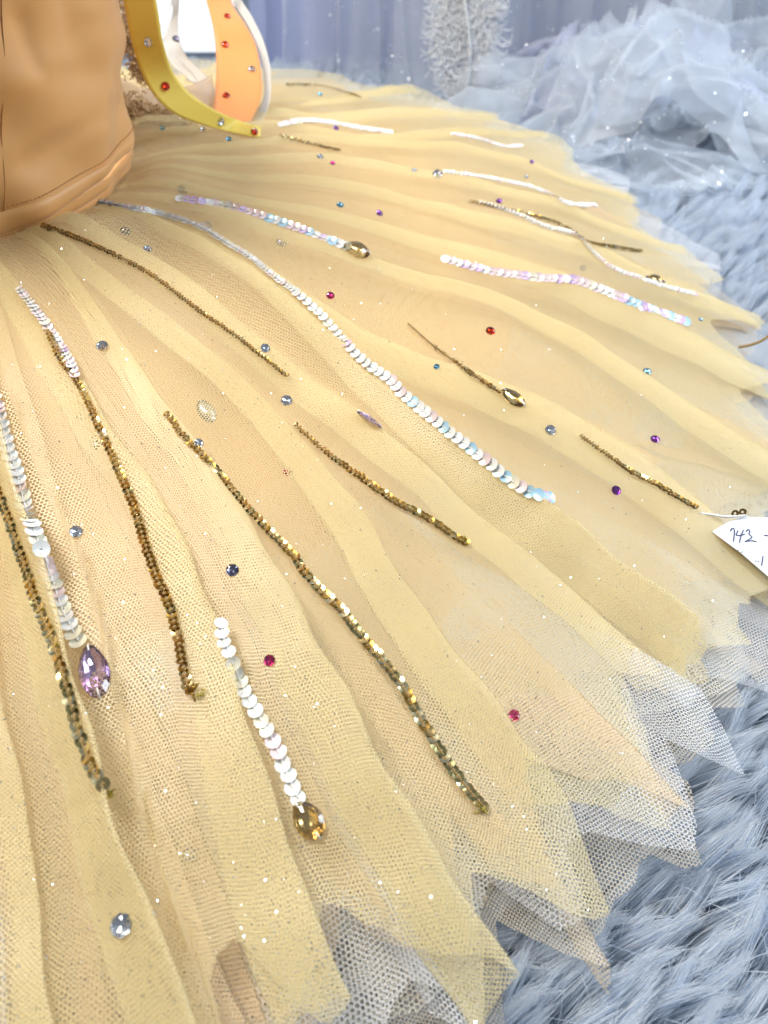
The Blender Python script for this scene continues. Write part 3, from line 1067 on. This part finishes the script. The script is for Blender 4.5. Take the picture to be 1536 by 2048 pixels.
# ------------------------------------------------------------------ bodice
def bodice():
    nphi, nz = 300, 80
    wr = Noise(61, 3, 62.0, 12)
    wr2 = Noise(62, 3, 130.0, 12)

    def surf(phi, z, bulge=0.0):
        k = (z - ZW) / 0.1
        r_ = 0.1085 + 0.014 * k + 0.0025 * np.sin(k * 2.5) + bulge
        P = np.stack([RC[0] + r_ * np.cos(phi), RC[1] + r_ * 0.97 * np.sin(phi), z], -1)
        return P, r_

    def zlow(phi):
        return ZW + 0.004 + 0.016 * np.maximum(np.cos(phi), -.3)        # pointed: lower at the front, higher at the side

    # soft creases pulled into the satin: (from, to, half width, height), points on the front given as seen from the camera
    def creases(P):
        v = P - CAM
        z = v[:, 1] * math.cos(PITCH) - v[:, 2] * math.sin(PITCH)
        x = 768 + FPX * v[:, 0] / z
        y = 1024 - FPX * (v[:, 1] * math.sin(PITCH) + v[:, 2] * math.cos(PITCH)) / z
        out = np.zeros(len(P))
        for (ax, ay, bx, by, w, h) in ((45, 40, 70, 135, 22, -.0042), (25, 165, 235, 75, 34, .0030), (95, 150, 235, 150, 26, -.0018), (60, 330, 235, 215, 30, -.0022),
                                       (30, 300, 120, 250, 24, .0018), (120, -20, 160, 90, 26, -.0024), (190, 20, 230, -40, 22, .0020), (150, 300, 200, 260, 14, .0012)):
            d = np.array([bx - ax, by - ay]); L2 = d @ d
            t = np.clip(((x - ax) * d[0] + (y - ay) * d[1]) / L2, 0, 1)
            r2 = (x - ax - t * d[0]) ** 2 + (y - ay - t * d[1]) ** 2
            out += h * np.exp(-r2 / (w * w))
        return 0.62 * out * (np.cos(np.arctan2(P[:, 1] - RC[1], P[:, 0] - RC[0]) + .5) > 0)

    ph = np.linspace(-math.pi, math.pi, nphi, endpoint=False)
    V = np.zeros((nz, nphi, 3))
    for j in range(nz):
        u = j / (nz - 1)
        z = zlow(ph) + u * 0.19
        P, r_ = surf(ph, z)
        disp = 0.0028 * wr(P) + 0.00025 * wr2(P) + creases(P)
        d = np.stack([np.cos(ph), np.sin(ph), 0 * ph], -1)
        V[j] = P + d * disp[:, None]
    bo = put("bodice", mesh_data("bodice", V.reshape(-1, 3), grid_faces(nz, nphi, True), [MATS["satin_orange"]]), dress)
    bo["label"] = "orange satin bodice"
    # panel seams: a pressed groove with a fine dark line of thread
    for pxx in (9.0, None, -260.0):
        P = []
        for q in np.linspace(0, 1, 70):
            if pxx is None:
                a = 0.75
            else:                                       # the seam runs straight up as seen from the front
                cand = np.linspace(-1.7, -0.2, 400)
                zz = zlow(cand) + q * 0.19
                X = surf(cand, zz)[0]
                v = X - CAM
                px = 768 + FPX * v[:, 0] / (v[:, 1] * math.cos(PITCH) - v[:, 2] * math.sin(PITCH))
                a = cand[int(np.argmin(np.abs(px - pxx)))]
            z = float(zlow(np.array(a))) + q * 0.19
            p = surf(np.array(a), np.array(z))[0]
            dd = np.array([math.cos(a), math.sin(a), 0])
            P.append(p + dd * (0.0028 * float(wr(p)) + 0.00025 * float(wr2(p)) + 0.0001))
        P = np.array(P)
        for _ in range(4):
            P[1:-1] = (P[:-2] + P[1:-1] * 2 + P[2:]) / 4
        V_, F_ = tube(P, 0.00028, 6)
        put("seam", mesh_data("seam", V_, F_, [MATS["seam_thread"]]), bo)
    # row of stitches above the lower edge
    V_, F_ = [], []
    for a in np.arange(-math.pi, math.pi, 0.020):
        zz = float(zlow(np.array(a))) + 0.0032
        P1 = surf(np.array(a), np.array(zz))[0]; P2 = surf(np.array(a + 0.012), np.array(zz))[0]
        d = np.array([math.cos(a), math.sin(a), 0]) * (0.0003 + 0.0028 * float(wr(P1)) + 0.00025 * float(wr2(P1)))
        v, f = tube([P1 + d, P2 + d], 0.00025, 4)
        b = len(V_); V_ += list(v); F_ += [tuple(b + i for i in ff) for ff in f]
    o = put("stitching", mesh_data("stitching", V_, F_, [MATS["seam_thread"]]), bo)
    o["kind"] = "stuff"
    # waist folds: overlapping flat satin bands below the edge, each tucked under the one above
    z_top = 0.0012
    for q, (h0, out, sd) in enumerate(((0.0085, 0.0004, 71), (0.0070, -0.0008, 72), (0.0070, -0.0018, 73), (0.0085, -0.0028, 74))):
        nz2 = Noise(sd, 2, 2.6, 8)
        prof = [(0.0, -0.0010), (0.0010, 0.0006), (0.30, 0.0016), (0.62, 0.0019), (0.88, 0.0012), (1.0, -0.0003), (0.97, -0.0016)]
        V_ = np.zeros((len(prof), nphi, 3))
        wob = np.array([nz2(np.array([math.cos(a), math.sin(a)]) * 1.6) for a in ph])
        hh = h0 * (1 + 0.26 * wob)
        for j, (f, o_) in enumerate(prof):
            z = zlow(ph) + z_top - f * hh + 0.0012 * wob * q
            P, r_ = surf(ph, z)
            d = np.stack([np.cos(ph), np.sin(ph), 0 * ph], -1)
            V_[j] = P + d * (out + o_ * 0.7 + 0.0006 * wr2(P) + 0.0022 * wr(P))[:, None]
        put("waist_fold", mesh_data("waist_fold", V_.reshape(-1, 3), grid_faces(len(prof), nphi, True), [MATS["satin_orange"]]), dress)
        z_top -= h0 * 0.86

bodice()

# ------------------------------------------------------------------ ribbons and lace at the back waist
def strip(name, left, right, mat, parent, thick=0.00025, n=14, mats_edge=None):
    """band between two edge paths (px, py, depth)"""
    A = np.array([pt(*p) for p in spline(left, n)])
    B = np.array([pt(*p) for p in spline(right, n)])
    m = min(len(A), len(B))
    A, B = resample(A, 1e-9) if False else A[:m], B[:m]
    cols = 9
    V = np.zeros((m, cols, 3))
    for c in range(cols):
        f = c / (cols - 1)
        V[:, c] = A * (1 - f) + B * f
    UV = np.stack(np.meshgrid(np.linspace(0, .02, cols), np.linspace(0, .2, m)), -1).reshape(-1, 2)
    me = mesh_data(name, V.reshape(-1, 3), grid_faces(m, cols), [mat], True, UV)
    o = put(name, me, parent)
    md = o.modifiers.new("thickness", 'SOLIDIFY')
    md.thickness = thick
    md.offset = 0
    return o, A, B


e0, _ = hit(520, 268)
DE = depth(e0)
yr, ya, yb = strip("ribbon", [(228, -60, .475), (247, 0, .475), (262, 80, .48), (285, 150, .485), (312, 195, .49), (350, 228, .50), (400, 248, .515), (450, 262, .53), (496, 272, DE - .010), (521, 275, DE - .006)],
                   [(290, -60, .47), (312, 0, .47), (325, 80, .475), (342, 135, .485), (366, 172, .495), (398, 200, .505), (440, 225, .52), (478, 241, .535), (505, 250, DE - .010), (522, 254, DE - .006)], MATS["satin_yellow"], dress)
yr["label"] = "yellow satin ribbon with rhinestones"
orb, oa, ob = strip("ribbon", [(395, -60, .60), (412, 0, .60), (426, 55, .59), (432, 110, .585), (432, 160, .575), (428, 205, .565), (420, 240, .555)],
                    [(455, -60, .62), (462, 0, .615), (492, 50, .60), (512, 90, .595), (522, 140, .585), (522, 195, .57), (500, 245, .555)], MATS["ribbon_orange"], dress)
orb["label"] = "orange satin ribbon with red rhinestones"
ow, _, _ = strip("ribbon", [(450, -60, .64), (464, 0, .635), (492, 45, .62), (514, 90, .61), (526, 140, .60), (527, 195, .585), (505, 248, .565)],
                 [(460, -60, .64), (480, -5, .635), (505, 35, .62), (528, 85, .61), (541, 140, .60), (540, 200, .585), (522, 250, .565)], MATS["organza_edge"], dress, 0.0003)
ow["label"] = "white organza ribbon beside the orange one"
o3, _, _ = strip("ribbon", [(330, -40, .62), (345, 20, .62), (332, 60, .61), (325, 95, .60), (345, 130, .60), (385, 165, .60), (420, 200, .59)],
                 [(362, -40, .63), (358, 10, .63), (356, 50, .62), (360, 85, .61), (378, 118, .61), (412, 150, .60), (436, 190, .59)], MATS["organza_edge"], dress, 0.0003)
o3["label"] = "sheer white ribbon loop behind the yellow one"
o4, _, _ = strip("ribbon", [(235, 150, .56), (270, 170, .56), (320, 180, .57), (380, 170, .58), (425, 150, .59)],
                 [(238, 215, .54), (280, 225, .54), (330, 230, .55), (390, 225, .56), (430, 210, .57)], MATS["organza_peach"], dress, 0.0003)
o4["label"] = "sheer peach organza band"
# thin hems of the organza loops
for path, w in (([(350, -30, .615), (338, 20, .61), (322, 50, .60), (318, 80, .6)], .0007), ([(352, 112, .60), (380, 140, .60), (402, 172, .595), (425, 200, .59)], .0006),
                ([(372, 158, .59), (398, 170, .585), (408, 190, .58), (410, 210, .575)], .0007)):
    P = np.array([pt(*p) for p in spline(path, 10)])
    V_, F_ = tube(P, w, 6)
    put("ribbon_hem", mesh_data("ribbon_hem", V_, F_, [MATS["organza_edge"]]), dress)


def stones_on(ribbon, A, B, spots):
    for (i, f, r_, nm) in spots:
        k = int(i * (len(A) - 1))
        c = A[k] * (1 - f) + B[k] * f
        v = CAM - c; v /= np.linalg.norm(v)
        w = np.cross(B[k] - A[k], A[min(k + 2, len(A) - 1)] - A[max(k - 2, 0)])
        w /= np.linalg.norm(w)
        if w @ v < 0:
            w = -w
        put("rhinestone", GEM[nm], ribbon, frame_at(c + w * .0006, w * .7 + v * .4, 0, i * 9) @ Matrix.Scale(r_, 4))


stones_on(yr, ya, yb, [(.235, .55, .0027, "clear"), (.42, .5, .0027, "red"), (.72, .55, .0026, "clear"), (.93, .45, .0025, "red")])
stones_on(orb, oa, ob, [(.285, .55, .0026, "red"), (.46, .25, .0028, "red"), (.66, .80, .0030, "clear"), (.80, .25, .0028, "red")])
stones_on(o3, np.array([pt(*p) for p in spline([(330, -40, .62), (345, 20, .62), (332, 60, .61), (325, 95, .60), (345, 130, .60)], 14)]), np.array([pt(*p) for p in spline([(362, -40, .63), (358, 10, .63), (356, 50, .62), (360, 85, .61), (378, 118, .61)], 14)]), [(.7, .8, .003, "smoke")])


def lace(name, path, width, count, seed, parent):
    """gathered metallic lace: many short curled cords across a band"""
    r = np.random.default_rng(seed)
    P = np.array([pt(*p) for p in spline(path, 10)])
    V, F = [], []
    for k in range(count):
        i = r.integers(0, len(P))
        c = P[i] + r.normal(0, width * .45, 3)
        a = r.normal(0, 1, 3); a /= np.linalg.norm(a)
        b = r.normal(0, 1, 3); b -= a * (a @ b); b /= np.linalg.norm(b)
        s_ = width * r.uniform(.12, .3)
        q = [c + s_ * (math.cos(w) * a + math.sin(w) * b) + a * s_ * .5 * w / 3 for w in np.linspace(0, 4.5, 7)]
        v, f = tube(q, 0.00038, 4)
        bb = len(V); V += list(v); F += [tuple(bb + j for j in ff) for ff in f]
    return put(name, mesh_data(name, V, F, [MATS["gold_lace"]]), parent)


lace("gold_lace", [(240, -30, .53), (258, 30, .53), (262, 80, .535), (275, 115, .54), (290, 150, .545)], 0.009, 700, 81, dress)["label"] = "gathered gold lace behind the bodice"
lace("gold_lace", [(250, 215, .53), (290, 232, .54), (330, 240, .55), (370, 255, .555)], 0.011, 600, 82, dress)["label"] = "gold lace at the back waist"

# ------------------------------------------------------------------ paper tag with handwriting, tied to the hem
pa, na = hit(1500, 1045)
nrm = np.array([0.10, -0.25, 1.0]); nrm /= np.linalg.norm(nrm)
pa = pa + np.array([0, 0, 0.010])


def on_tag(px, py, lift=0.0):
    d = ray(px, py)
    s = ((pa + nrm * lift - CAM) @ nrm) / (d @ nrm)
    return CAM + d * s


tag = thing("paper_tag", tuple(on_tag(1500, 1045)), "white paper tag with handwritten number at the right edge of the skirt", "paper tag")
corners = [(1424, 1063), (1452, 1046), (1490, 1033), (1640, 1040), (1650, 1240), (1540, 1156), (1482, 1106)]
V_ = [on_tag(*c) for c in corners] + [on_tag(*c, lift=-0.0004) for c in corners]
k = len(corners)
F_ = [tuple(range(k)), tuple(range(2 * k - 1, k - 1, -1))] + [(i, k + i, k + (i + 1) % k, (i + 1) % k) for i in range(k)]
sheet = put("sheet", mesh_data("sheet", V_, F_, [MATS["paper"]], False), tag)
STROKES = [[(1461, 1062), (1464, 1057), (1468, 1057), (1469, 1065), (1467, 1083)], [(1476, 1061), (1473, 1070), (1482, 1070), (1490, 1068)], [(1487, 1060), (1482, 1072), (1479, 1085)],
           [(1492, 1063), (1496, 1059), (1500, 1062), (1498, 1068), (1504, 1074), (1496, 1080), (1490, 1083), (1502, 1081), (1513, 1083)], [(1528, 1070), (1534, 1071), (1544, 1070)],
           [(1526, 1112), (1525, 1121), (1523, 1131)]]
for st in STROKES:
    P = [on_tag(*p, lift=0.00025) for p in spline(st, 5)]
    v, f = tube(P, 0.00023, 4)
    put("ink_stroke", mesh_data("ink_stroke", v, f, [MATS["ink"]]), sheet)
for p in ((1476, 1100), (1484, 1104), (1512, 1122), (1517, 1123)):
    v, f = tube([on_tag(p[0] - 1, p[1], lift=.0002), on_tag(p[0] + 1, p[1], lift=.0002)], 0.0002, 5)
    put("ink_dot", mesh_data("ink_dot", v, f, [MATS["ink"]]), sheet)
P = [on_tag(*p, lift=0.0012) for p in spline([(1398, 1027), (1420, 1029), (1445, 1033), (1470, 1033), (1490, 1031)], 6)]
v, f = tube(P, 0.0006, 6)
put("string", mesh_data("string", v, f, [MATS["thread_white"]]), tag)
for p in ((1470, 1027), (1485, 1024)):
    c = on_tag(*p, lift=0.002)
    put("sequin", SEQ["bronze"][2], tag, frame_at(c, (0.3, -.7, .6), .4, 1) @ Matrix.Scale(.0018, 4))
P = [pt(x, y, z) for x, y, z in spline([(1478, 694, .50), (1500, 690, .50), (1522, 682, .50), (1545, 668, .50), (1600, 640, .50)], 6)]
v, f = tube(P, 0.0009, 6)
put("cord", mesh_data("cord", v, f, [MATS["thread_brown"]]), dress)

# ------------------------------------------------------------------ background: white board, hanging tulle, heaped tulle, feather lace
X0 = on_y(488, 40, 1.5)[0]
m, nt, b_ = principled("glow_white", (0.85, 0.88, 0.92), 0.4)
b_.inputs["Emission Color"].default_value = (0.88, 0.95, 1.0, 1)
b_.inputs["Emission Strength"].default_value = 0.55  # emission added to brighten the plain white panel; no real light source
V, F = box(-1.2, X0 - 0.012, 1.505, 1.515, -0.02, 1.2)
wb = thing("glow_panel", (-0.7, 1.51, -0.033), "white background panel with added glow, behind the ribbons", "glow_panel")
put("panel_face", mesh_data("panel_face", V, F, [MATS["glow_white"]], False), wb)
V, F = box(X0 - 0.012, X0 + 0.03, 1.49, 1.53, -0.033, 1.25)
put("frame", mesh_data("frame", V, F, [MATS["wall_paint"]], False), wb)

principled("drape_back", (0.36, 0.42, 0.68), 0.7)  # coloured darker than the other layers so gaps between folds look shaded
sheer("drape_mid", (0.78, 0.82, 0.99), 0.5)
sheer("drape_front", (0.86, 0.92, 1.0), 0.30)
drape = thing("tulle_drape", (0.4, 1.3, -0.03), "pale blue-white glitter tulle hanging in vertical folds behind the skirt", "drape")
gp, gn = [], []
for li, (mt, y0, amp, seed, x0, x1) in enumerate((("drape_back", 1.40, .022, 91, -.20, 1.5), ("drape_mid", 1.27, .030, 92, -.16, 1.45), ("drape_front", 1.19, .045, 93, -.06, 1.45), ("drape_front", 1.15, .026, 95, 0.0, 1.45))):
    nx, nz_ = 420, 40
    n1, n2 = Noise(seed, 2, 1.0, 10), Noise(seed + 5, 2, 1.0, 8)
    xs = np.linspace(x0, x1, nx); zs = np.linspace(-.031, .75, nz_)
    X, Z = np.meshgrid(xs, zs)
    xx = X + 0.10 * (Z - .2) * math.sin(seed) + 0.02 * np.sin(Z * 6 + seed)
    q = np.stack([xx * 46, Z * 2.2], -1)
    q2 = np.stack([xx * 17, Z * 3.0], -1)
    Y = y0 - 0.30 * np.clip(X, -.1, .75) + amp * np.abs(n1(q)) ** 0.8 * .8 - amp + amp * 1.2 * n2(q2) - 0.05 * np.clip(.12 - Z, 0, 1)
    V = np.stack([X + .012 * n1(q + 3.3), Y, Z], -1).reshape(-1, 3)
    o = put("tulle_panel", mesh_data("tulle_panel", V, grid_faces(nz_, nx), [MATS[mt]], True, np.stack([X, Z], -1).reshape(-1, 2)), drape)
    if li:
        for k in rng.integers(0, len(V), 4200):
            gp.append(V[k] + rng.normal(0, .002, 3) + np.array([0, -.002, 0])); gn.append((0, -1, .3))
flakes("glitter", gp, gn, 0.0010, MATS["soft_glitter"], drape, 0.7)

heap = thing("tulle_heap", (0.5, 1.0, -0.03), "crumpled heap of white tulle lying on the rug at the right", "tulle")


def sheet_heap(cx, cy, w, d, h, seed, mt, parent):
    n = 130
    U, W = np.meshgrid(np.linspace(-1, 1, n), np.linspace(-1, 1, n))
    a, b, c = Noise(seed, 2, 2.6, 8), Noise(seed + 1, 2, 7.5, 10), Noise(seed + 2, 2, 3.0, 8)
    q = np.stack([U, W], -1)
    dome = np.clip(1 - (U ** 2 + W ** 2) * .62, 0, 1) ** .7
    ridge = 1 - np.abs(b(q + .2 * a(q)[..., None]))
    Z = -0.012 + h * dome * (.75 + .30 * a(q)) + h * .30 * ridge ** 3 * dome ** .5 + .006 * np.abs(a(q * 2))
    X = cx + w * U * (1 + .12 * a(q + 5)) + .02 * c(q * 2)
    Y = cy + d * W * (1 + .12 * c(q + 2)) + .02 * a(q * 2 + 7)
    V = np.stack([X, Y, np.maximum(Z, -.02)], -1).reshape(-1, 3)
    return put("tulle_fold", mesh_data("tulle_fold", V, grid_faces(n, n), [MATS[mt]]), parent), V


gp, gn = [], []
for (px, py, w, d, h, sd, mt) in ((1230, 290, .17, .10, .11, 201, "drape_front"), (1215, 260, .15, .09, .13, 202, "drape_front"), (1330, 270, .16, .09, .09, 203, "drape_front"), (1480, 255, .12, .08, .11, 204, "drape_front"),
                                 (1290, 240, .20, .11, .10, 206, "drape_mid"), (1220, 330, .14, .06, .04, 207, "drape_front"), (1450, 230, .2, .1, .13, 208, "drape_front")):
    w0 = on_z(px, py + 15, 0.0)
    o, V = sheet_heap(w0[0], w0[1], w, d, h, sd, mt, heap)
    for k in rng.integers(0, len(V), 420):
        gp.append(V[k]); gn.append((0, -.6, .8))
flakes("glitter", gp, gn, 0.0010, MATS["soft_glitter"], heap, 0.7)


def feather():
    """white ostrich-plume lace hanging on the drape"""
    top, bot = on_y(925, -60, 1.03), on_y(925, 195, 1.03)
    f = thing("plume_lace", tuple(bot), "white feathery lace plume hanging on the blue tulle drape", "lace")
    r = np.random.default_rng(5)
    principled("plume", (0.95, 0.97, 1.0), 0.6)
    V, F = [], []
    H = top[2] - bot[2]
    for k in range(800):
        u = r.uniform(0, 1)                            # 0 at the lower tip
        half = 0.012 + 0.040 * min(1.0, u * 2.2) ** .8 * (1 - .2 * u)
        base = bot + np.array([r.uniform(-.75, .75) * half, r.uniform(-.002, .002), H * u])
        sg = r.choice((-1, 1))
        Ls = r.uniform(.012, .040)
        bend = r.uniform(.2, 4.5) * sg
        a0 = -math.pi / 2 + r.normal(0, .55)
        q, p_, a_ = [], base.copy(), a0
        for s_ in range(10):
            q.append(p_.copy())
            p_ = p_ + np.array([math.cos(a_), r.normal(0, .01), math.sin(a_)]) * Ls / 9
            a_ += bend / 9
            p_[0] = np.clip(p_[0], bot[0] - half * 1.1, bot[0] + half * 1.1)
        v, ff = tube(q, np.linspace(.0005, .0004, 10), 4, False)
        b = len(V); V += list(v); F += [tuple(b + j for j in x) for x in ff]
    put("barbs", mesh_data("barbs", V, F, [MATS["plume"]]), f)["kind"] = "stuff"
    n_ = 24
    bk = []
    for j in range(n_):
        u = j / (n_ - 1)
        half = 0.012 + 0.040 * min(1.0, u * 2.2) ** .8 * (1 - .2 * u)
        bk += [bot + np.array([sx * half, .004 + .003 * math.sin(u * 9 + sx * 3), H * u]) for sx in (-1, -.5, 0, .5, 1)]
    put("ground_net", mesh_data("ground_net", bk, grid_faces(n_, 5), [MATS["drape_front"]]), f)
    q = [bot + np.array([0.006 * math.sin(u * 5), -.004, H * u]) for u in np.linspace(0, 1, 20)]
    v, ff = tube(q, .0012, 6)
    put("quill", mesh_data("quill", v, ff, [MATS["plume"]]), f)


feather()
print("objects", len(bpy.data.objects), "tris", sum(len(o.data.polygons) * 2 for o in bpy.data.objects if o.type == 'MESH'))
